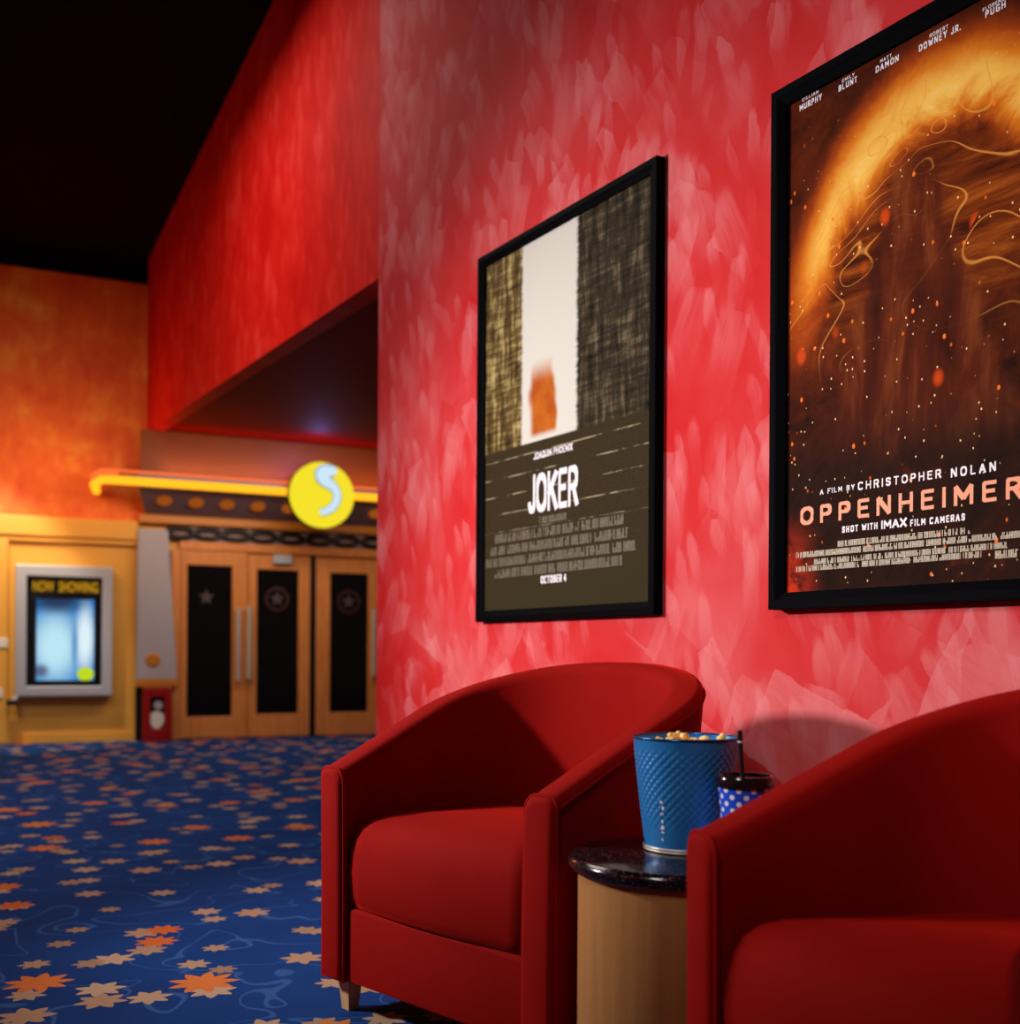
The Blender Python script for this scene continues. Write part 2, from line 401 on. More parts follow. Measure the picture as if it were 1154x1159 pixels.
def mat_print_fire(w, h):
    t = NT('ember glow print'); v = t.coord(); s = t.sep(v)
    x = t.math('DIVIDE', s[0], w); y = t.math('DIVIDE', s[1], h)
    n = t.noise(v, 5, 6, .65, 1.2); n2 = t.noise(v, 16, 5, .65, .5)
    nn = t.math('ADD', t.math('MULTIPLY', n, .7), t.math('MULTIPLY', n2, .3))
    # broad glowing sweep across the upper part
    dx = t.math('SUBTRACT', x, .62); dy = t.math('SUBTRACT', y, .46)
    r = t.math('SQRT', t.math('ADD', t.math('MULTIPLY', t.math('MULTIPLY', dx, dx), .62), t.math('MULTIPLY', dy, dy)))
    ra = t.math('ADD', r, t.math('MULTIPLY', t.math('SUBTRACT', n, .5), .10))
    glow = t.mr(t.math('ABSOLUTE', t.math('SUBTRACT', ra, .40)), 0, .12, 1, 0)
    glow = t.math('MULTIPLY', glow, t.mr(y, .38, .72))
    heat = t.math('ADD', t.math('MULTIPLY', nn, .42), t.math('MULTIPLY', glow, .58))
    fire = t.ramp(heat, [(.16, lin(36, 15, 9)), (.26, lin(92, 34, 14)), (.42, lin(160, 66, 18)), (.62, lin(214, 120, 30)), (.8, lin(242, 190, 84)), (.95, lin(255, 240, 180))])
    # amber inside of the sweep
    inn = t.math('MULTIPLY', t.mr(ra, .36, .28), t.mr(y, .42, .6))
    st = t.noise(t.mapping(v, rot=(0, 0, .6), scale=(3, 22, 1)), 1, 4, .7, .6)
    amber = t.ramp(st, [(.35, lin(58, 20, 8)), (.5, lin(112, 46, 12)), (.68, lin(166, 84, 24)), (.8, lin(210, 140, 56))])
    col = t.mix(t.math('MULTIPLY', inn, .85), fire, amber)
    fa = t.noise(t.mapping(v, rot=(0, 0, .5), scale=(1.6, 2.2, 1)), 1, 1, .5, 2.2)
    fil = t.math('MULTIPLY', t.mr(t.math('ABSOLUTE', t.math('SUBTRACT', t.math('FRACT', t.math('MULTIPLY', fa, 7)), .5)), .0, .05, 1, 0), t.math('MULTIPLY', t.mr(ra, .46, .40), t.mr(y, .40, .55)))
    col = t.mix(t.math('MULTIPLY', fil, .75), col, lin(226, 150, 66))
    # soft brown mass rising from below, no figure
    mx = t.math('ABSOLUTE', t.math('SUBTRACT', x, .53))
    edge = t.math('ADD', t.mr(y, .28, .78, .34, .06, False), t.math('MULTIPLY', t.math('SUBTRACT', n, .5), .12))
    mass = t.math('MULTIPLY', t.mr(t.math('SUBTRACT', mx, edge), -.04, .02, 1, 0), t.mr(y, .8, .72))
    mc = t.ramp(t.noise(t.mapping(v, scale=(9, 2, 1)), 1, 4, .6, .5), [(.3, lin(40, 15, 9)), (.5, lin(86, 32, 17)), (.7, lin(136, 70, 32))])
    col = t.mix(t.math('MULTIPLY', mass, .92), col, mc)
    low = t.mr(y, .22, .40, 1, 0)
    lowc = t.ramp(nn, [(.35, lin(26, 17, 13)), (.55, lin(48, 24, 17)), (.72, lin(104, 40, 20))])
    col = t.mix(low, col, lowc)
    # red glow patches lower left, and embers
    cg = t.math('MULTIPLY', t.mr(x, .02, .22, 1, 0), t.mr(y, .0, .2, 1, 0))
    col = t.mix(t.math('MULTIPLY', cg, t.mr(n2, .3, .6)), col, lin(236, 60, 30))
    for (sc, th, q, cc) in ((40, .84, .22, lin(255, 120, 40)), (85, .84, .22, lin(255, 214, 150)), (13, .88, .3, lin(200, 70, 20))):
        p = t.mapping(v, rot=(0, 0, .7), scale=(sc, sc * .7, 0.001))
        vo = t.vor(p, 1.0, rnd=1.0)
        k = t.math('MULTIPLY', t.mr(vo.outputs['Distance'], q * .5, q, 1, 0), t.math('GREATER_THAN', t.sep(vo.outputs['Color'])[0], th))
        col = t.mix(t.math('MULTIPLY', k, t.mr(y, .95, .7)), col, cc)
    t.bsdf(col, .6, Specular_IOR_Level=.02); return t.m

# ------------------------------------------------------------------ room shell
DW = 2.25                                     # the poster wall is the plane X = DW
CEIL = 4.98
corner = on_plane(427, 560, (DW, 0, 0), Vector((1, 0, 0)))
YC = corner.y
# back wall: the plane through two floor points
A0 = on_plane(0, 842, (0, 0, 0), U0); A1 = on_plane(430, 831, (0, 0, 0), U0)
E = (A1 - A0); E.z = 0; E.normalize()
NB = Vector((-E.y, E.x, 0))
if NB.dot(A0) > 0: NB = -NB                   # towards the room
d_ = ray(165, 560); 
Bp = on_plane(165, 742, A0, NB); Bp.z = 0
MB = Matrix.Identity(4)                       # back-wall frame: x along wall, y towards the room, z up
for i in range(3):
    MB[i][0], MB[i][1], MB[i][2], MB[i][3] = E[i], NB[i], (0, 0, 1)[i], Bp[i]
MBI = MB.inverted()
def bp(px, py, off=0.0):
    w = on_plane(px, py, Bp + NB * off, NB); l = MBI @ w
    return l.x, l.z
def bw(x, y, z): return MB @ Vector((x, y, z))
def brect(x0, x1, y0, y1, off=0.0):
    mx = (x0 + x1) / 2
    return bp(x0, y1, off)[0], bp(x1, y1, off)[0], bp(mx, y1, off)[1], bp(mx, y0, off)[1]
def place(o): o.matrix_world = MB; return o

struct(obj('floor', BX(-3.6, 8, -2.5, 15, -.1, 0), M['carpet']))
struct(obj('ceiling', BX(-3.6, 8, -2.5, 15, CEIL, CEIL + .1), M['dark']))
struct(obj('wall_right', BX(DW, DW + .3, -2.5, YC, 0, CEIL), M['wall']))
struct(obj('wall_left', BX(-3.6, -3.5, -2.5, 15, 0, CEIL), M['header']))
# header: runs on from the corner of the poster wall to the back wall, open below
zb0 = on_plane(424, 314, (0, YC, 0), Vector((0, 1, 0))).z
zb1 = bp(165, 490)[1]
HC = Vector((DW, YC, 0)); HB = Bp.copy()
hd = (HB - HC).normalized(); hn = Vector((hd.y, -hd.x, 0))
bm = bmesh.new()
prism(bm, [HC + U0 * zb0, HB + U0 * zb1, HB + U0 * CEIL, HC + U0 * CEIL], hn * .12)
struct(obj('wall_header', bm, M['header']))
# sloping soffit over the recess
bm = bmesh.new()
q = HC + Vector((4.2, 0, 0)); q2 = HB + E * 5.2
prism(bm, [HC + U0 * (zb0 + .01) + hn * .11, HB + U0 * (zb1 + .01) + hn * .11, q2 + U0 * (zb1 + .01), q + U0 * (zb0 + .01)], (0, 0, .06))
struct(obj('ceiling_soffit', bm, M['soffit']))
# back wall
zs = bp(80, 586)[1]; zt = bp(120, 316)[1]
struct(place(obj('wall_back', BX(-8, 5.4, -.2, 0, 0, zs), M['yellow'])))
struct(place(obj('wall_back_upper', BX(-8, 5.4, -.2, 0, zs, zt), M['orange'])))
struct(place(obj('wall_back_top', BX(-8, 5.4, -.3, -.1, zt, CEIL), M['dark'])))
e0, e1, z0, z1 = brect(0, 156, 586, 608, .08)
bm = BX(-6, e1, 0, .08, z0, z1, bev=.01); box(bm, -6, e1, 0, .05, z0 - .05, z0)
struct(place(obj('trim_1', bm, M['yellow'])))
# end of the lower yellow wall: shallow pier at the far left
xl = bp(9, 720, .05)[0]
struct(place(obj('trim_2', BX(-6, xl, 0, .05, 0, z0 - .05, bev=.008), M['yellow'])))
struct(place(obj('baseboard_back', BX(xl, e1, 0, .02, 0, .09), M['yellow'])))

# ------------------------------------------------------------------ back wall: lit display case
e0, e1, z0, z1 = brect(17, 127, 640, 788, .14)
root = place(empty('display_case', mat=MB))
tag(root, 'silver framed lit display case with glowing blue picture on the yellow wall', 'display case')
fw = .10
bm = bmesh.new()
box(bm, e0, e0 + fw, 0, .14, z0, z1, .012); box(bm, e1 - fw, e1, 0, .14, z0, z1, .012)
box(bm, e0 + fw * .9, e1 - fw * .9, 0, .14, z0, z0 + fw, .012); box(bm, e0 + fw * .9, e1 - fw * .9, 0, .14, z1 - fw * 1.15, z1, .012)
obj('frame', bm, M['silver'], root)
gx0, gx1, gz0, gz1 = e0 + fw, e1 - fw, z0 + fw, z1 - fw * 1.15
obj('backing', BX(gx0 - .005, gx1 + .005, 0, .055, gz0 - .005, gz1 + .005), M['black'], root)
pw = gx1 - gx0; ph = gz1 - gz0
def mat_screen(x0, x1, z0, z1):
    t = NT('glowing blue picture'); v = t.coord(); s = t.sep(v)
    x = t.math('DIVIDE', t.math('SUBTRACT', s[0], x0), x1 - x0); y = t.math('DIVIDE', t.math('SUBTRACT', s[2], z0), z1 - z0)
    n = t.noise(v, 4, 4, .6, 1.0)
    def blob(cx, cy, rx, ry):
        a = t.math('DIVIDE', t.math('SUBTRACT', x, cx), rx); b = t.math('DIVIDE', t.math('SUBTRACT', y, cy), ry)
        return t.mr(t.math('SQRT', t.math('ADD', t.math('MULTIPLY', a, a), t.math('MULTIPLY', b, b))), .2, 1.0, 1, 0)
    col = t.mix(n, lin(20, 80, 170), lin(60, 160, 220))
    col = t.mix(blob(.32, .42, .62, .62), col, lin(190, 232, 246))
    col = t.mix(blob(.84, .52, .24, .6), col, lin(224, 244, 250))
    col = t.mix(t.math('MULTIPLY', blob(.66, .45, .08, .45), .8), col, lin(60, 130, 190))
    col = t.mix(t.math('MULTIPLY', blob(.35, .98, .7, .22), .9), col, lin(40, 44, 70))
    col = t.mix(t.math('MULTIPLY', blob(.08, .12, .2, .12), .8), col, lin(70, 50, 90))
    col = t.mix(t.mr(blob(.85, .08, .22, .13), .25, .5), col, lin(190, 220, 30))
    e = t.n('Emission'); t.l(col, e.inputs[0]); e.inputs[1].default_value = .98
    t.l(e.outputs[0], t.out.inputs[0]); return t.m
a0, a1, b0, b1 = gx0 + pw * .13, gx1 - pw * .10, gz0 + ph * .05, gz0 + ph * .80
obj('lit_picture', BX(a0, a1, .05, .062, b0, b1), mat_screen(a0, a1, b0, b1), root, label='glowing blue and white picture')
# heading letters, upright in the wall frame, facing the room
XZ = Matrix(((-1, 0, 0), (0, 0, 1), (0, 1, 0)))
def wall_text(s, x0, x1, z0, z1, y, dz=.004, off=0.0, space=1.0):
    bm = text_bm(s, x0, x1, z0, z1, 0, dz, off, space)
    for v in bm.verts: v.co = Vector((v.co.x, y + v.co.z, v.co.y))
    return bm
M['heading'] = emit('amber lit lettering', lin(214, 158, 30), .8)
bm = bmesh.new()
merge(bm, wall_text('NOW', gx0 + pw * .08, gx0 + pw * .36, gz0 + ph * .865, gz0 + ph * .965, .056, off=.02))
merge(bm, wall_text('SHOWING', gx0 + pw * .42, gx0 + pw * .95, gz0 + ph * .865, gz0 + ph * .965, .056, off=.02))
obj('heading', bm, M['heading'], root, label='amber NOW SHOWING lettering')
obj('glass_pane', BX(gx0, gx1, .064, .068, gz0, gz1), (lambda t: (t.bsdf((1, 1, 1, 1), .02, Transmission_Weight=1.0, IOR=1.05), t.m)[1])(NT('thin clear pane')), root)

# small fittings left of the display
e0, e1, z0, z1 = brect(-4, 9, 722, 733, .06)
o = place(obj('wall_switch', BX(e0, e1, .05, .065, z0, z1, .004), M['white']))
tag(o, 'white wall switch plate beside the lit display case, upper of two', 'switch')
e0, e1, z0, z1 = brect(-8, 3, 779, 790, .06)
o = place(obj('wall_switch', BX(e0, e1, .05, .065, z0, z1, .004), M['white']))
tag(o, 'white wall plate low on the yellow wall by the left picture edge', 'switch')
root = place(empty('card_reader', mat=MB)); tag(root, 'small grey and black bracket under the corner of the display case', 'bracket')
xa, za = bp(22, 776, .06); xb, zb = bp(13, 794, .06)
bm = bmesh.new(); tube(bm, [(xa + .02, .0, za), (xa + .02, .10, za), (xb + .02, .13, zb)], .022, 8)
obj('arm', bm, M['silver'], root)
obj('head', BX(xb - .05, xb + .06, .08, .2, zb - .035, zb + .02, .01), M['black'], root)
root.name = 'wall_bracket'

# pilaster
root = place(empty('tapered_pilaster', mat=MB)); tag(root, 'pale grey tapered pilaster between the yellow wall and the doors', 'pilaster')
xa0, zt_ = bp(156, 598, .1); xa1 = bp(190, 598, .1)[0]
xb0, zb_ = bp(154, 769, .1); xb1 = bp(200, 769, .1)[0]
bm = bmesh.new(); prism(bm, [(xb0, .003, zb_), (xb1, .003, zb_), (xa1, .003, zt_), (xa0, .003, zt_)], (0, .117, 0))
bmesh.ops.bevel(bm, geom=bm.edges[:], offset=.008, segments=2, affect='EDGES')
obj('shaft', bm, M['grey'], root)
obj('base_band', BX(xb0, xb1, .003, .14, zb_ - .08, zb_, .01), M['gold'], root)
obj('plinth', BX(xb0, xb1 + .02, .003, .06, 0, zb_ - .08), M['black'], root)
cx, cz = bp(173, 747, .12)
bm = bmesh.new(); lathe(bm, [(.0, 0), (.075, 0), (.075, .004), (.06, .01), (.0, .012)], 24, capb=False, capt=False)
for v in bm.verts: v.co = Vector((cx + v.co.x, .12 + v.co.z, cz + v.co.y))
obj('medallion', bm, M['gold'], root)

# red framed stand on the floor in front of the plinth
e0, e1, z0, z1 = brect(161, 194, 778, 836, .2)
z0 = 0.0
root = place(empty('floor_stand', mat=MB)); tag(root, 'small red framed stand with white shape on black, on floor below the pilaster', 'stand')
w = e1 - e0; hh = z1 - z0
bm = bmesh.new(); f_ = w * .26
box(bm, e0, e0 + f_, .16, .24, z0, z1, .01); box(bm, e1 - f_, e1, .16, .24, z0, z1, .01)
box(bm, e0 + f_ * .9, e1 - f_ * .9, .16, .24, z1 - hh * .18, z1, .01); box(bm, e0 + f_ * .9, e1 - f_ * .9, .16, .26, z0, z0 + hh * .24, .01)
obj('frame', bm, M['redp'], root)
obj('panel', BX(e0 + f_ * .8, e1 - f_ * .8, .16, .2, z0 + hh * .2, z1 - hh * .15), M['black'], root)
bm = bmesh.new()
mx = (e0 + e1) / 2
prism(bm, [(mx + w * .26 * math.cos(a) * (1 + .15 * math.sin(a)) - w * .02, .2, z0 + hh * .40 + hh * .16 * math.sin(a)) for a in [i * PI / 12 for i in range(24)]], (0, .02, 0))
obj('white_shape', bm, M['white'], root, label='rounded white shape')
bm = bmesh.new()
prism(bm, [(mx + w * .15 * math.cos(a) + w * .03, .2, z0 + hh * .67 + hh * .08 * math.sin(a)) for a in [i * PI / 10 for i in range(20)]], (0, .02, 0))
obj('grey_shape', bm, M['grey'], root, label='smaller grey shape')

# ------------------------------------------------------------------ doors
def door(name, x0, x1, gx0, gx1, ytop, gy0, gy1, hx, hy0, hy1):
    off = .05
    e0, e1, z0, z1 = brect(x0, x1, ytop, 836, off); z0 = .01
    g0, g1, h0, h1 = brect(gx0, gx1, gy0, gy1, off)
    bm = bmesh.new()
    box(bm, e0, g0, 0, .05, z0, z1, .005); box(bm, g1, e1, 0, .05, z0, z1, .005)
    box(bm, g0, g1, 0, .05, z0, h0, .005); box(bm, g0, g1, 0, .05, h1, z1, .005)
    o = place(obj(name, bm, M['doorwood'])); struct(o)
    def ch(n, b, m_, **k):
        c = obj(n, b, m_, **k); c.parent = o; return c
    ch('glass', BX(g0 - .004, g1 + .004, .012, .03, h0 - .004, h1 + .004), M['glass'])
    hxx, hz1 = bp(hx, hy0, .1); _, hz0 = bp(hx, hy1, .1)
    bm = bmesh.new()
    tube(bm, [(hxx, .11, hz0), (hxx, .11, hz1)], .026, 12)
    for zz in (hz0 + .08, hz1 - .08): tube(bm, [(hxx, .04, zz), (hxx, .11, zz)], .012, 8)
    ch('pull_handle', bm, M['chrome'], smooth=True, sharp=40)
    return o, ch, (g0 + g1) / 2
M['star'] = plain('dull star sticker', lin(74, 60, 60), .5)
M['starr'] = plain('dull red star sticker', lin(60, 14, 12), .5)
for i, a in enumerate(((203, 279, 211, 262, 624, 640, 811, 269.5, 688, 770), (280, 350, 290, 337, 629, 645, 808, 282, 686, 768),
                       (357, 430, 373, 416, 633, 649, 806, 423, 690, 765))):
    o, ch, cxs = door('door_%d' % (i + 1), *a)
    pxs = (a[2] + a[3]) / 2
    sx, sz = bp(pxs - (3 if i == 0 else 0), (676, 678, 681)[i], .03)
    bm = bmesh.new()
    prism(bm, [(sx + (.085 if k % 2 == 0 else .036) * math.sin(k * PI / 5), .03, sz + (.085 if k % 2 == 0 else .036) * math.cos(k * PI / 5)) for k in range(10)], (0, .003, 0))
    ch('star_sticker', bm, M['star'], label='grey star sticker')
    if i:
        bm = bmesh.new()
        lathe(bm, [(.105, 0), (.13, 0), (.13, .002), (.105, .002)], 32, capb=False, capt=False)
        for v in bm.verts: v.co = Vector((sx + v.co.x, .03 + v.co.z, sz + v.co.y))
        ch('sticker_ring', bm, M['starr'], label='dull red ring')
    if i == 1:
        cx, cz = bp(320, 633, .1)
        ch('door_closer', BX(cx - .1, cx + .1, .05, .11, cz - .05, cz + .05, .008), M['silver'])
# jambs, black mullion and head trim
e0, e1, z0, z1 = brect(193, 203, 622, 836, .1)
bm = BX(e0, e1, 0, .09, 0, z1, .006)
xr = bp(470, 700)[0]
zh = bp(300, 626, .05)[1]
box(bm, e1, xr, 0, .06, zh, zh + .09, .006)
struct(place(obj('trim_3', bm, M['doorwood'])))
e0, e1, z0, z1 = brect(350, 357, 630, 836, .05)
struct(place(obj('trim_4', BX(e0, e1, 0, .03, 0, zh, .003), M['black'])))

# frieze of rings above the doors
root = place(empty('frieze', mat=MB)); tag(root, 'mauve frieze with a row of dark rings above the doors', 'frieze')
xl_, zf1 = bp(195, 594, .06); zf0 = zh + .09
obj('panel', BX(xl_, xr, .002, .05, zf0 + .001, zf1), plain('mauve frieze', lin(150, 116, 120), .5), root)
pxx = [192 + 12 + 31.2 * k for k in range(8)]
zc = (zf0 + zf1) / 2; rvz = (zf1 - zf0) / 2 - .034; print('frieze', zf0, zf1)
for p in pxx:
    c = bp(p, 608, .06)[0]
    bm = bmesh.new()
    tube(bm, [(c + .135 * math.cos(a), .065, zc + rvz * math.sin(a)) for a in [k * PI / 12 for k in range(24)]], .028, 8, closed=True)
    obj('ring', bm, M['black'], root, smooth=True)

# canopy with recessed lamps and neon
root = place(empty('canopy', mat=MB)); tag(root, 'brown canopy over the doors edged with glowing neon tubes', 'canopy')
PJ = .55
xf0, zfb = bp(150, 540, PJ); zft = zb1 - .01
xbk0, zbk = bp(163, 583, .06)
obj('fascia', BX(xf0 + .1, xr, .28, .34, zfb - .1, zft - .02), M['brown'], root)
bm = bmesh.new()
prism(bm, [(xbk0 + .02, .02, zbk), (xr, .02, zbk), (xr, PJ, zfb), (xf0 + .04, PJ, zfb)], (0, 0, .04))
obj('underside', bm, M['canopy'], root)
M['lamp'] = emit('dim amber lamp', lin(190, 96, 26), .6)
for p in (186, 222, 257, 292, 327, 425):
    mid_y = PJ * .5
    x_, z_ = bp(p, 568, mid_y)
    zz = zbk + (zfb - zbk) * .5
    sl = math.atan2(zfb - zbk, PJ)
    bm = bmesh.new(); lathe(bm, [(0, 0), (.06, 0), (.075, -.01), (.075, .006), (0, .006)], 20, capb=False, capt=False)
    bmesh.ops.rotate(bm, cent=(0, 0, 0), matrix=Matrix.Rotation(sl, 3, 'X'), verts=bm.verts)
    bmesh.ops.translate(bm, vec=(x_, mid_y, zz - .022), verts=bm.verts)
    obj('lamp', bm, M['lamp'], root)
obj('gold_moulding', BX(xbk0 - .05, xr, .001, .10, zf1 + .002, zbk + .01, .012), M['gold'], root)
M['neon_y'] = emit('amber neon', lin(255, 172, 30), 1.5)
M['neon_o'] = emit('orange neon', lin(255, 110, 50), 1.2)
xn, zn = bp(128, 543, PJ); _, zn2 = bp(128, 533, PJ)
arc = lambda z: [(xn - .12, PJ - .42, z - .06), (xn - .16, PJ - .2, z - .03), (xn - .1, PJ - .04, z), (xn + .02, PJ, z), (xr, PJ, z)]
bm = bmesh.new(); tube(bm, arc(zn), .042, 12); obj('neon_tube', bm, M['neon_y'], root, smooth=True, label='thick amber neon tube')
bm = bmesh.new(); tube(bm, [(x, y - .06, z) for x, y, z in arc(zn2)], .03, 12); obj('neon_tube', bm, M['neon_o'], root, smooth=True, label='thinner orange neon tube')
obj('tray', BX(xn + .05, xr, .34, PJ - .02, zfb + .005, zfb + .045), M['brown'], root)

# round number sign
root = place(empty('round_sign', mat=MB)); tag(root, 'round yellow glowing sign with white 5 on the canopy', 'sign')
SO = PJ + .16
sx, sz = bp(364, 560.5, SO); rx = bp(400.5, 560.5, SO)[0] - sx; 
def disc(y0, y1, r):
    bm = bmesh.new(); lathe(bm, [(r * .0, 0), (r * .9, 0), (r, (y1 - y0) * .25), (r, (y1 - y0) * .75), (r * .93, (y1 - y0)), (0, (y1 - y0))], 56, capb=False, capt=False)
    for v in bm.verts: v.co = Vector((sx + v.co.x, y0 + v.co.z, sz + v.co.y))
    return bm
obj('can', disc(SO - .11, SO - .01, rx * 1.0), M['black'], root)
M['signy'] = emit('yellow backlit acrylic', (.93, .76, .025, 1), 1.0)
M['signw'] = emit('pale blue backlit acrylic', (.62, .80, .95, 1), 1.0)
M['signb'] = plain('steel blue edge', lin(60, 130, 160), .4)
obj('face', disc(SO - .02, SO + .03, rx * .985), M['signy'], root, smooth=True, sharp=50)
zp = lambda X, Y: (90 + X / 3.297, 480 + Y / 3.297)
ctl = [(958, 178), (936, 174), (912, 180), (903, 196), (918, 214), (950, 236), (964, 262), (958, 294), (938, 318), (912, 328), (898, 331)]
def numeral(y, r, grow, mat, name):
    pts = []
    for X, Y in ctl:
        a, b = zp(X, Y); x, z = bp(a, b, SO + .03); pts.append(Vector((x, y, z)))
    for _ in range(2):
        q = [pts[0]]
        for a, b in zip(pts, pts[1:]): q += [a * .75 + b * .25, a * .25 + b * .75]
        pts = q + [pts[-1]]
    n = len(pts); rs = []
    for i in range(n):
        u = i / (n - 1)
        rs.append(r * (1.55 - .85 * min(1, abs(u - .24) * 3.2)) * (1 if u > .05 else .8) * (.85 + .25 * math.sin(PI * u)) + grow)
    bm = bmesh.new(); tube(bm, pts, rs, 12)
    for v in bm.verts: v.co.y = y + (v.co.y - y) * .3
    obj(name, bm, mat, root, smooth=True)
numeral(SO + .026, .05, .012, M['signb'], 'numeral_edge')
numeral(SO + .034, .05, 0, M['signw'], 'numeral')

# ------------------------------------------------------------------ posters
NX = Vector((1, 0, 0))
def pmat(yl, z0, x):
    m = Matrix.Identity(4)
    c = ((0, -1, 0), (0, 0, 1), (-1, 0, 0), (x, yl, z0))
    for j in range(4):
        for i in range(3): m[i][j] = c[j][i]
    return m
def poster(px0, pyt, pyb, ybr, depth, bar, label):
    xf = DW - depth
    a = on_plane(px0, pyt, (xf, 0, 0), NX); b = on_plane(px0, pyb, (xf, 0, 0), NX)
    yl = a.y; W = yl - ybr; H = a.z - b.z
    mt = pmat(yl, b.z, DW); mi = mt.inverted()
    root = empty('framed_poster', mat=mt); tag(root, label, 'poster', 'framed film posters on the red wall')
    bm = bmesh.new()
    pr = [(0, 0), (0, depth), (bar * .5, depth), (bar * .62, depth - .004), (bar, depth * .7), (bar, 0)]
    for sgn in range(4):
        pass
    # mitred moulding
    def ringv(i, z): return [bm.verts.new(p) for p in ((i, i, z), (W - i, i, z), (W - i, H - i, z), (i, H - i, z))]
    rings = [ringv(i, z) for i, z in pr]
    for r1, r2 in zip(rings, rings[1:] + rings[:1]):
        for k in range(4):
            j = (k + 1) % 4; bm.faces.new((r1[k], r1[j], r2[j], r2[k]))
    bmesh.ops.bevel(bm, geom=[e for e in bm.edges if abs(e.verts[0].co.z - depth) < 1e-5 and abs(e.verts[1].co.z - depth) < 1e-5], offset=.002, segments=2, affect='EDGES')
    obj('frame', bm, M['frame'], root)
    def loc(px, py):
        l = mi @ on_plane(px, py, (DW - depth * .5 , 0, 0), NX); return l.x, l.y
    return root, W, H, loc
def letters(root, loc, items, z, mat, name, label, wt=.16, split=False):
    for (s, x0, x1, y0, y1, gap) in items:
        xm = (x0 + x1) / 2; ym = (y0 + y1) / 2
        a = loc(x0, ym)[0]; b = loc(x1, ym)[0]; c = loc(xm, y1)[1]; d = loc(xm, y0)[1]
        z_ = z + .0006
        if split:                                    # widely spaced letters: each its own part
            ws = [GLY[ch][1] + .22 for ch in s]; tot = sum(ws) + gap * (len(s) - 1); x = a; k = (b - a) / tot
            for ch, w in zip(s, ws):
                bm = bmesh.new(); ink_text(bm, ch, x, x + w * k, c, d, z_, wt)
                obj(name + '_letter', bm, mat, root, label='orange letter ' + ch); x += (w + gap) * k
        else:
            bm = bmesh.new(); ink_text(bm, s, a, b, c, d, z_, wt, gap)
            obj(name, bm, mat, root, label=label)
def billing(root, loc, rows, z, mat, name, label):
    """rows of fine, unreadable small print"""
    bm = bmesh.new()
    for (x0, x1, yc, hgt, cxp) in rows:
        a = loc(x0, yc)[0]; b = loc(x1, yc)[0]; zt = loc(cxp, yc - hgt / 2)[1]; zb = loc(cxp, yc + hgt / 2)[1]
        x = a; H = zt - zb; st = H * .26
        while x < b - st:
            w = st * random.uniform(.6, 1.0)
            if random.random() < .86:
                top = zt if random.random() < .88 else zb + H * .5
                vs = [bm.verts.new(p) for p in ((x, zb, z), (x + w * .7, zb, z), (x + w * .7, top, z), (x, top, z))]
                bm.faces.new(vs)
                if random.random() < .5:
                    k = random.choice((zb, (zb + top) / 2, top)); hh = H * .12
                    vs = [bm.verts.new(p) for p in ((x, k - hh * (k > zb), z + .0002), (x + w * 1.5, k - hh * (k > zb), z + .0002), (x + w * 1.5, k + hh * (k < top), z + .0002), (x, k + hh * (k < top), z + .0002))]
                    bm.faces.new(vs)
            x += w * random.uniform(.95, 1.25)
    return obj(name, bm, mat, root, label=label)
M['ink_w'] = plain('white ink', lin(235, 228, 236), .5)
M['ink_g'] = plain('grey ink', lin(104, 96, 78), .5)
M['ink_l'] = plain('pale ink', lin(190, 176, 150), .5)
M['ink_o'] = plain('orange ink', lin(240, 138, 88), .5)

# poster with the pale band
DP = .035
ybr = on_plane(741, 500, (DW - DP, 0, 0), NX).y
root, W, H, loc = poster(540, 293, 704, ybr, DP, .042, 'black framed poster with pale vertical band over dark brown, above the whole armchair')
pz = DP * .5
pm = mat_print_alley(W, H)
obj('print', BX(.03, W - .03, .03, H - .03, .004, pz), pm, root)
letters(root, loc, [('JOKER', 598, 654, 532, 577, .16)], pz, M['ink_w'], 'title', 'white title lettering', .16)
letters(root, loc, [('JOAQUIN PHOENIX', 604, 648, 507, 515, .2)], pz, M['ink_w'], 'credit_line', 'white name above the title', .17)
letters(root, loc, [('OCTOBER 4', 612, 641, 650.5, 659.5, .2)], pz, M['ink_w'], 'release_date', 'white date lettering', .2)
billing(root, loc, [(610, 642, 586, 8, 628), (559, 707, 599, 10.5, 633), (555, 712, 613.5, 10.5, 633), (550, 720, 627.5, 10.5, 635), (560, 706, 642, 10.5, 633)], pz + .0004, M['ink_g'], 'small_print', 'rows of grey small print')

# poster with the ember glow
DP = .05
ybr = DW * .586
root, W, H, loc = poster(872, 106, 690, ybr, DP, .045, 'black framed poster with fiery orange glow print, cut off by the right edge')
pz = DP * .5
obj('print', BX(.03, W - .03, .03, H - .03, .004, pz), mat_print_fire(W, H), root)
letters(root, loc, [('OPPENHEIMER', 906, 1157, 556.5, 579, .62)], pz, M['ink_o'], 'title', 'orange title lettering', .19, True)
letters(root, loc, [('A FILM BY', 928, 967, 551, 557, .7), ('CHRISTOPHER', 971, 1065, 538.2, 548, .7), ('NOLAN', 1076, 1127, 526, 537, .8)], pz, M['ink_w'], 'director_line', 'white director line', .17)
letters(root, loc, [('SHOT WITH', 953, 993, 593.5, 601, .5), ('IMAX', 997, 1026, 587.5, 597.5, .2), ('FILM CAMERAS', 1030, 1092, 584.5, 592.5, .5)], pz, M['ink_w'], 'format_line', 'white line of lettering below the title', .19)
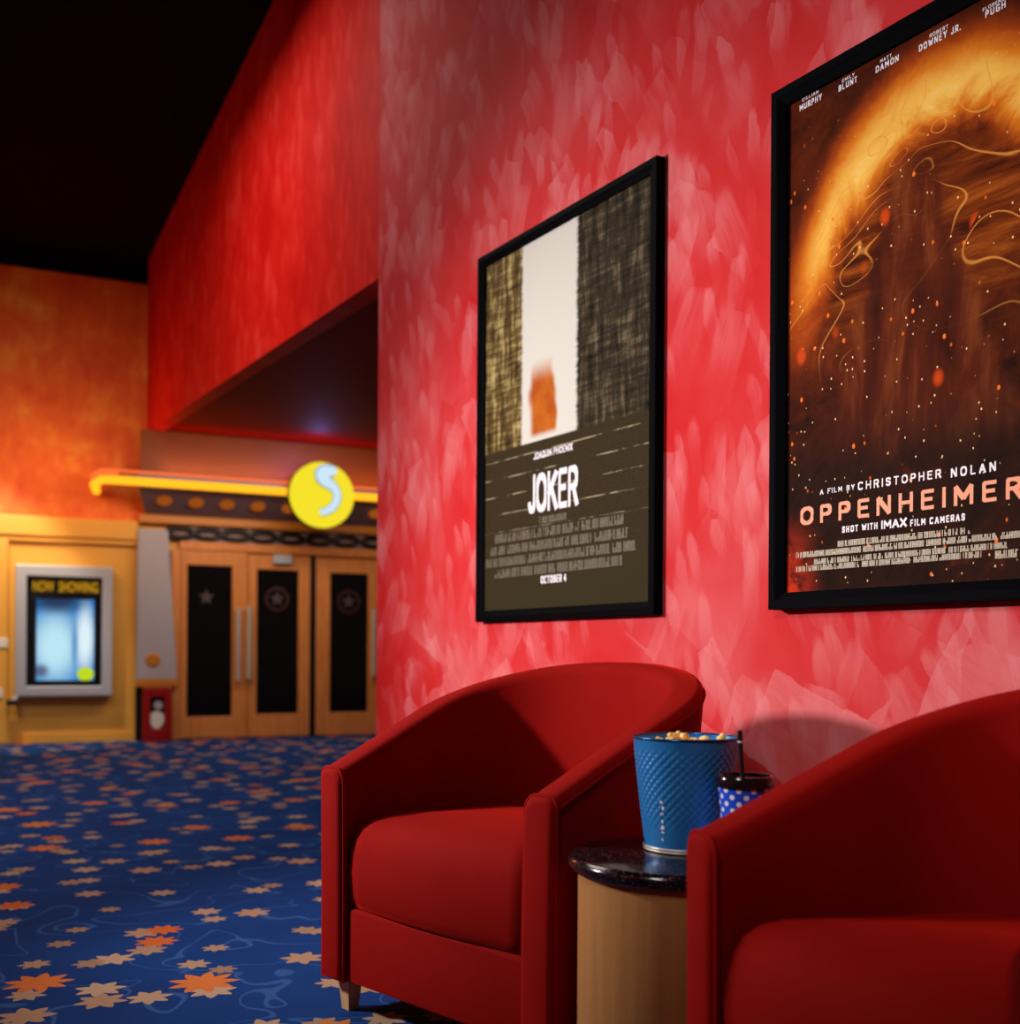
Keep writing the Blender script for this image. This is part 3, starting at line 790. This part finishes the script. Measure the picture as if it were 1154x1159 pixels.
for first, x0, x1, y0, y1, last, X0, X1, Y0, Y1 in (('CILLIAN', 908, 926, 106.5, 110.5, 'MURPHY', 905, 930, 112.5, 119.5), ('EMILY', 953, 967, 86, 90, 'BLUNT', 949, 970, 91.5, 98.5),
        ('MATT', 996, 1009, 64, 68, 'DAMON', 991, 1017, 68.5, 76), ('ROBERT', 1052, 1073, 33, 37.5, 'DOWNEY JR.', 1040, 1087, 38.5, 46.5), ('FLORENCE', 1112, 1140, 2, 6, 'PUGH', 1115, 1138, 6.5, 14.5)):
    bm = bmesh.new()
    for t_, p0, p1, q0, q1 in ((first, x0, x1, y0, y1), (last, X0, X1, Y0, Y1)):
        xm = (p0 + p1) / 2; ym = (q0 + q1) / 2
        ink_text(bm, t_, loc(p0, ym)[0], loc(p1, ym)[0], loc(xm, q1)[1], loc(xm, q0)[1], pz + .0006, .16, .5)
    obj('cast_name', bm, M['ink_w'], root, label='white name in two lines')
billing(root, loc, [(948, 1098, 608, 7, 1022), (901, 1156, 616.5, 7, 1028), (920, 1140, 626.5, 6.5, 1028), (901, 1112, 635.5, 6.5, 1010), (1126, 1152, 627, 9, 1138)], pz + .0004, M['ink_l'], 'small_print', 'rows of pale small print')

# ------------------------------------------------------------------ armchairs
HW, TH, YF, YS, BK = .3625, .09, .37, .04, .275      # half width, thickness, front, start of the curve, depth of the curve
def path():
    P = []
    ns = 12
    for i in range(ns): P.append((HW, YF + (YS - YF) * i / ns))
    na = 40
    for i in range(na + 1):
        a = PI * i / na
        P.append((HW * math.copysign(abs(math.cos(a)) ** .85, math.cos(a)), YS - BK * math.sin(a) ** .9))
    for i in range(1, ns + 1): P.append((-HW, YS + (YF - YS) * i / ns))
    return P
PATH = path()
def hgt(y):
    u = (YF - y) / (YF - (YS - BK)); u = max(0, min(1, u))
    return .616 + .268 * u ** 1.0
def nrm(i):
    a = PATH[max(0, i - 1)]; b = PATH[min(len(PATH) - 1, i + 1)]
    t = Vector((b[0] - a[0], b[1] - a[1])).normalized()
    n = Vector((t.y, -t.x))                     # outward
    if n.dot(Vector((PATH[i][0], PATH[i][1] - .05))) < 0: n = -n
    return n
ZB = .085
def section(top, inset=0.0):
    """outline in (n, z): up the outside, over the rounded rim, down the inside"""
    t = TH / 2 - inset; top = top - inset; zb = ZB + inset
    ro, ri = .022, .034
    pts = [(t, zb + (top - ro - zb) * k / 9) for k in range(10)]
    pts += [(t - ro + ro * math.cos(a), top - ro + ro * math.sin(a)) for a in [PI / 2 * k / 4 for k in range(1, 5)]]
    pts += [(-t + ri - ri * math.sin(a), top - ri + ri * math.cos(a)) for a in [PI / 2 * k / 5 for k in range(1, 6)]]
    pts += [(-t, top - ri + (zb - top + ri) * k / 9) for k in range(1, 10)]
    return pts
def lean(y, z):
    u = max(0, min(1, (YF - y) / (YF - (YS - BK))))
    return (.010 + .028 * u) * max(0, (z - .30) / .5) ** 1.2
def put(i, n_, z, fy=0.0):
    x, y = PATH[i]; n = nrm(i)
    o = n_ + lean(y, z)
    return Vector((x + n.x * o, y + n.y * o + fy, z))
def make_chair(label):
    root = empty('tub_armchair'); tag(root, label, 'armchair', 'red tub armchairs along the poster wall')
    bm = bmesh.new(); rings = []
    L = len(PATH)
    R_ = .016
    def addring(i, inset, fy):
        top = hgt(PATH[i][1]); rings.append([bm.verts.new(put(i, a, b, fy)) for a, b in section(top, inset)])
    for k in range(4):
        a = PI / 2 * k / 4; addring(0, R_ * (1 - math.sin(a)), R_ * math.cos(a))
    for i in range(L): addring(i, 0, 0)
    for k in range(3, -1, -1):
        a = PI / 2 * k / 4; addring(L - 1, R_ * (1 - math.sin(a)), R_ * math.cos(a))
    m_ = len(rings[0])
    for a, b in zip(rings, rings[1:]):
        for k in range(m_):
            j = (k + 1) % m_; bm.faces.new((a[k], a[j], b[j], b[k]))
    bm.faces.new(rings[0]); bm.faces.new(rings[-1][::-1])
    obj('shell', bm, M['velvet'], root, smooth=True, sharp=60)
    # piping round the arm fronts and along the outer rim
    for i in (0, L - 1):
        bm = bmesh.new(); s = section(hgt(PATH[i][1]), 0.0)
        tube(bm, [put(i, a, b, .003) for a, b in s], .0045, 8)
        obj('piping', bm, M['velvet'], root, smooth=True)
    bm = bmesh.new()
    tube(bm, [put(i, TH / 2 + .0005, hgt(PATH[i][1]) - .024) for i in range(L)], .0045, 8)
    obj('rim_piping', bm, M['velvet'], root, smooth=True)
    # seat cushion
    iw = HW - TH / 2 - .004
    out = []
    for k in range(13): out.append((-iw + 2 * iw * k / 12, YF - .012 + .022 * (1 - (2 * k / 12 - 1) ** 2)))
    for k in range(1, 8): out.append((iw, YF - .012 + (YS - YF + .012) * k / 8))
    for k in range(0, 25):
        a = PI * k / 24
        out.append((iw * math.copysign(abs(math.cos(a)) ** .85, math.cos(a)), YS - (BK - TH / 2 - .006) * math.sin(a) ** .9))
    for k in range(7, 0, -1): out.append((-iw, YF - .012 + (YS - YF + .012) * k / 8))
    cen = Vector((0, .02))
    def off(p, d):
        v = Vector(p) - cen; return cen + v * max(0.02, 1 - d / v.length)
    bm = bmesh.new(); rg = []
    for d, z in ((.03, .264), (.008, .275), (0, .30), (-.004, .36), (0, .405), (.008, .440), (.024, .468), (.05, .487), (.09, .499), (.15, .507), (.23, .511)):
        rg.append([bm.verts.new((*off(p, d), z)) for p in out])
    for a, b in zip(rg, rg[1:]):
        for k in range(len(out)):
            j = (k + 1) % len(out); bm.faces.new((a[k], a[j], b[j], b[k]))
    bm.faces.new(rg[0][::-1])
    c = bm.verts.new((cen.x, cen.y, .513))
    for k in range(len(out)): bm.faces.new((rg[-1][k], rg[-1][(k + 1) % len(out)], c))
    obj('seat_cushion', bm, M['velvet'], root, smooth=True)
    # front rail and deck
    bm = BX(-iw - .004, iw + .004, YF - .05, YF - .006, ZB, .27, .01, 3)
    obj('front_rail', bm, M['velvet'], root, smooth=True, sharp=40)
    bm = bmesh.new()
    prism(bm, [(*off(p, .03), ZB + .01) for p in out], (0, 0, .15))
    obj('seat_deck', bm, M['velvet'], root)
    for sx in (-1, 1):
        for yy in (YF - .05, -.17):
            bm = bmesh.new()
            xx = sx * (HW if yy > 0 else HW * .68)
            r = bmesh.ops.create_cone(bm, cap_ends=True, segments=4, radius1=.021, radius2=.033, depth=ZB + .01)
            bmesh.ops.rotate(bm, cent=(0, 0, 0), matrix=Matrix.Rotation(PI / 4, 3, 'Z'), verts=bm.verts)
            bmesh.ops.translate(bm, vec=(xx, yy, (ZB + .01) / 2), verts=bm.verts)
            obj('leg', bm, M['legwood'], root)
    return root
def copy_tree(o, parent=None):
    c = o.copy(); COL.objects.link(c)
    if parent: c.parent = parent; c.matrix_parent_inverse = o.matrix_parent_inverse.copy()
    for ch in list(o.children): copy_tree(ch, c)
    return c
face = Vector((-.979, -.192, 0)).normalized(); TH0 = math.atan2(-face.x, face.y)
c1 = make_chair('red velvet tub armchair whole in view, below the pale banded poster')
c1.location = (1.564, 2.289, 0); c1.rotation_euler.z = TH0
c2 = copy_tree(c1); tag(c2, 'red velvet tub armchair cut off by the right edge, in front of the drinks table')
face2 = Vector((-.962, .276, 0)).normalized(); c2.location = (1.478, .869, 0); c2.rotation_euler.z = math.atan2(-face2.x, face2.y)

# ------------------------------------------------------------------ side table
TC = cam2w(.341, 2.156) + Vector((0, -.014, 0)); TZ = .52
root = empty('side_table', TC); root.location = TC + face * .02; tag(root, 'round drum side table with black granite top between the armchairs', 'table')
bm = bmesh.new(); lathe(bm, [(0, TZ - .032), (.205, TZ - .032), (.215, TZ - .028), (.22, TZ - .018), (.22, TZ - .012), (.216, TZ - .004), (.208, TZ), (0, TZ)], 72, capb=False, capt=False)
obj('table_top', bm, M['granite'], root, smooth=True, sharp=50, label='black speckled granite top')
bm = bmesh.new(); lathe(bm, [(0, .02), (.198, .02), (.2, .024), (.2, TZ - .032), (0, TZ - .032)], 72, capb=False, capt=False)
obj('drum', bm, M['drum'], root, smooth=True, sharp=50, label='pale maple drum body')
bm = bmesh.new(); lathe(bm, [(0, 0), (.185, 0), (.185, .021), (0, .021)], 64, capb=False, capt=False)
obj('plinth', bm, M['black'], root, smooth=True, sharp=50)

# ------------------------------------------------------------------ popcorn bucket
BC = cam2w(.349, 2.185); BC.z = TZ
BH, BR0, BR1 = .222, .080, .104
root = empty('popcorn_bucket', BC); tag(root, 'blue embossed metal popcorn bucket standing on the granite table', 'bucket')
bm = bmesh.new(); n = 336; rows = 96; rings = []
for k in range(rows + 1):
    u = k / rows; z = .004 + (BH - .006) * u; r = BR0 + (BR1 - BR0) * u
    ring = []
    for i in range(n):
        th = 2 * PI * i / n
        amp = .0026 * min(1, max(0, (u - .16) / .2)) * min(1, max(0, (.93 - u) / .06))
        a = th * 18; b = u * PI * 13
        dd = (abs(math.sin(a + b)) * abs(math.sin(a - b))) ** .6
        rr = r + amp * (dd - .5)
        ring.append(bm.verts.new((rr * math.cos(th), rr * math.sin(th), z)))
    rings.append(ring)
for k in range(16, -1, -1):
    u = k / 16; z = .006 + (BH - .008) * u; r = BR0 + (BR1 - BR0) * u - .0035
    rings.append([bm.verts.new((r * math.cos(2 * PI * i / n), r * math.sin(2 * PI * i / n), z)) for i in range(n)])
for a, b in zip(rings, rings[1:]):
    for i in range(n):
        j = (i + 1) % n; bm.faces.new((a[i], a[j], b[j], b[i]))
bm.faces.new(rings[-1]); bm.faces.new(rings[0][::-1])
obj('body', bm, M['bucket'], root, smooth=True)
bm = bmesh.new(); tube(bm, [(BR1 * 1.002 * math.cos(2 * PI * i / 72), BR1 * 1.002 * math.sin(2 * PI * i / 72), BH - .001) for i in range(72)], .0026, 8, closed=True)
obj('rim', bm, plain('blue rim', lin(40, 96, 150), .2, .8), root, smooth=True)
for zz in (.0035, .0085):
    bm = bmesh.new(); rr = BR0 + .0018
    tube(bm, [(rr * math.cos(2 * PI * i / 72), rr * math.sin(2 * PI * i / 72), zz) for i in range(72)], .0022, 8, closed=True)
    obj('base_ring', bm, M['chrome'], root, smooth=True, label='silver base ring')
# worn, unreadable silver marks running up the side
bm = bmesh.new()
tocam = (EYEV - BC); ang0 = math.atan2(tocam.y, tocam.x) - .52
for k, zz in enumerate((.030, .042, .053, .064, .078, .090, .099)):
    r = BR0 + (BR1 - BR0) * zz / BH + .0006
    for q in range(3):
        a = ang0 + random.uniform(-.035, .035); z = zz + random.uniform(-.003, .003); s = random.uniform(.0014, .003)
        vs = [bm.verts.new(((r + .0004) * math.cos(a + dx * s / r), (r + .0004) * math.sin(a + dx * s / r), z + dz * s)) for dx, dz in ((-1, -.5), (.4, -1), (1, .5), (-.3, 1))]
        bm.faces.new(vs)
obj('silver_mark', bm, M['white'], root, label='worn silver marks up the side')

# popcorn
def kernel_mesh(seed):
    rnd = random.Random(seed); bm = bmesh.new()
    for k in range(6):
        v = Vector((rnd.uniform(-1, 1), rnd.uniform(-1, 1), rnd.uniform(-.7, .9))).normalized() * (0 if k == 0 else .0072)
        r = bmesh.ops.create_icosphere(bm, subdivisions=2, radius=rnd.uniform(.0050, .0068))
        for q in r['verts']: q.co = q.co * (1 + .12 * math.sin(q.co.x * 900 + seed) * math.sin(q.co.y * 800)) + v
    me = D.meshes.new('popcorn'); bm.to_mesh(me); bm.free()
    for p in me.polygons: p.use_smooth = True
    me.materials.append(M['popcorn']); return me
kms = [kernel_mesh(s) for s in range(4)]
placed = []; tries = 0
while len(placed) < 24 and tries < 4000:
    tries += 1
    rr = .086 * math.sqrt(random.random()); a = random.uniform(0, 2 * PI)
    x, y = rr * math.cos(a), rr * math.sin(a)
    if all((x - p[0]) ** 2 + (y - p[1]) ** 2 > .0225 ** 2 for p in placed): placed.append((x, y))
for i, (x, y) in enumerate(placed):
    k = D.objects.new('popcorn', kms[i % 4]); COL.objects.link(k)
    up = -.003 if i % 4 else .006
    k.location = BC + Vector((x, y, BH - .013 + up + random.uniform(-.002, .002)))
    k.rotation_euler = (random.uniform(0, 6), random.uniform(0, 6), random.uniform(0, 6))
    tag(k, 'golden popped popcorn piece on top of the blue bucket', 'popcorn', 'popcorn pieces on top of the bucket')
bm = bmesh.new(); lathe(bm, [(0, BH - .1)] + [(.076, BH - .1), (.094, BH - .03), (.0945, BH - .022), (.06, BH - .017), (.03, BH - .0155), (0, BH - .015)], 40, capb=False, capt=False)
for v in bm.verts:
    if v.co.z > BH - .02: v.co.z += .003 * math.sin(v.co.x * 420) * math.sin(v.co.y * 380)
o = obj('popcorn_heap', bm, M['popcorn'], smooth=True); o.location = BC
tag(o, 'packed golden popcorn filling the blue bucket below its rim', 'popcorn', kind='stuff')

# ------------------------------------------------------------------ drink cup
CC = cam2w(.437, 2.05); CC.z = TZ
CH, CR0, CR1 = .148, .037, .049
root = empty('drink_cup', CC); tag(root, 'blue cup with white polka dots, black lid and straw beside the bucket', 'cup')
bm = bmesh.new(); uvl = bm.loops.layers.uv.new('UVMap'); n = 64
prof = [(CR0 - .004, 0), (CR0, .002), (CR0, .006)] + [(CR0 + (CR1 - CR0) * k / 8, .006 + (CH - .006) * k / 8) for k in range(1, 9)]
rings = [[bm.verts.new((r * math.cos(2 * PI * i / n), r * math.sin(2 * PI * i / n), z)) for i in range(n)] for r, z in prof]
for a, b in zip(range(len(rings)), range(1, len(rings))):
    for i in range(n):
        j = (i + 1) % n
        f = bm.faces.new((rings[a][i], rings[a][j], rings[b][j], rings[b][i]))
        for lp, (uu, vv) in zip(f.loops, ((i / n, prof[a][1] / CH), ((i + 1) / n, prof[a][1] / CH), ((i + 1) / n, prof[b][1] / CH), (i / n, prof[b][1] / CH))):
            lp[uvl].uv = (uu, vv)
bm.faces.new(rings[0][::-1]); bm.faces.new(rings[-1])
obj('body', bm, M['cup'], root, smooth=True, sharp=60, label='blue body with white polka dots')
M['lid'] = (lambda t: (t.bsdf((.008, .006, .008, 1), .12), t.m)[1])(NT('gloss black lid'))
bm = bmesh.new(); lathe(bm, [(0, CH + .002), (CR1 + .001, CH - .008), (CR1 + .004, CH - .008), (CR1 + .005, CH - .004), (CR1 + .005, CH + .008), (CR1 + .002, CH + .013), (CR1 - .001, CH + .013), (CR1 - .004, CH + .008), (0, CH + .008)], 64, capb=False, capt=False)
obj('lid', bm, M['lid'], root, smooth=True, sharp=40, label='glossy black lid')
tl = R0 * -.004
bm = bmesh.new(); tube(bm, [Vector((0, 0, CH + .004)) + tl, Vector((0, 0, CH + .096)) + tl * 2.5], .0046, 14)
st = obj('straw', bm, M['black'], root, smooth=True, sharp=50, label='black straw')
bm = bmesh.new(); lathe(bm, [(.0047, 0), (.0062, .001), (.0062, .003), (.0047, .004)], 20, c=(tl.x * 2, tl.y * 2, CH + .072), capb=False, capt=False)
obj('straw_collar', bm, M['chrome'], st, smooth=True)

# ------------------------------------------------------------------ light
def spot(name, loc, to, e, col, size=60, blend=.6, r=.12):
    ld = D.lights.new(name, 'SPOT'); ld.energy = e; ld.color = col; ld.spot_size = math.radians(size); ld.spot_blend = blend; ld.shadow_soft_size = r
    o = D.objects.new(name, ld); COL.objects.link(o); o.location = loc
    o.rotation_euler = (Vector(to) - Vector(loc)).to_track_quat('-Z', 'Y').to_euler(); return o
def area(name, loc, to, e, col, sx=1, sy=1):
    ld = D.lights.new(name, 'AREA'); ld.shape = 'RECTANGLE'; ld.size = sx; ld.size_y = sy; ld.energy = e; ld.color = col
    o = D.objects.new(name, ld); COL.objects.link(o); o.location = loc
    o.rotation_euler = (Vector(to) - Vector(loc)).to_track_quat('-Z', 'Y').to_euler(); return o
def point(name, loc, e, col, r=.05):
    ld = D.lights.new(name, 'POINT'); ld.energy = e; ld.color = col; ld.shadow_soft_size = r
    o = D.objects.new(name, ld); COL.objects.link(o); o.location = loc; return o
spot('wall_washer', (-.8, 4.0, 1.85), (DW, 2.75, 1.05), 535, (1, .93, .90), 84, 1, .12)
spot('near_washer', (-.4, .9, 2.2), (DW, 1.4, 1.25), 120, (1, .90, .86), 70, 1, .25)
spot('header_fill', (-2.2, 6.0, 2.4), (DW + .2, 7.6, 2.9), 130, (1, .72, .58), 62, .9, .3)  # unseen fill spot, added only to brighten the header
a_ = bw(-1.6, 1.3, 3.5); spot('lobby_light', a_, bw(-1.6, 0, .95), 250, (1, .88, .66), 60, .5, .06)
p_ = bw(1.2, 1.6, 2.75); area('door_light', p_, bw(1.2, .2, .6), 28, (1, .8, .58), 2.2, .3)
n_ = bw(-1.1, 1.0, 2.6); point('neon_spill', n_, 36, (1, .50, .13), .25)
n_ = bw(1.4, .44, zft - .45); c_ = area('cove_glow', n_, n_ + Vector((0, 0, 1)), 5, (1, .36, .06), 2.6, .08)
c_.rotation_euler = (PI, 0, math.atan2(E.y, E.x))
n_ = bw(1.55, 1.0, zft - .25); point('blue_led', n_, 7.0, (.25, .3, 1), .04)
area('carpet_light', (.2, 6.5, 4.6), (.2, 6.6, 0), 130, (1, .92, .84), 3, 2.5)
w = D.worlds.new('world'); bpy.context.scene.world = w; w.use_nodes = True
bg = w.node_tree.nodes['Background']; bg.inputs[0].default_value = (.8, .55, .5, 1); bg.inputs[1].default_value = .05

sc = bpy.context.scene
sc.view_settings.view_transform = 'Standard'; sc.view_settings.look = 'None'
sc.view_settings.exposure = 0.0; sc.view_settings.gamma = 1.0
sc.view_settings.use_curve_mapping = False
try: sc.cycles.use_denoising = True
except Exception: pass
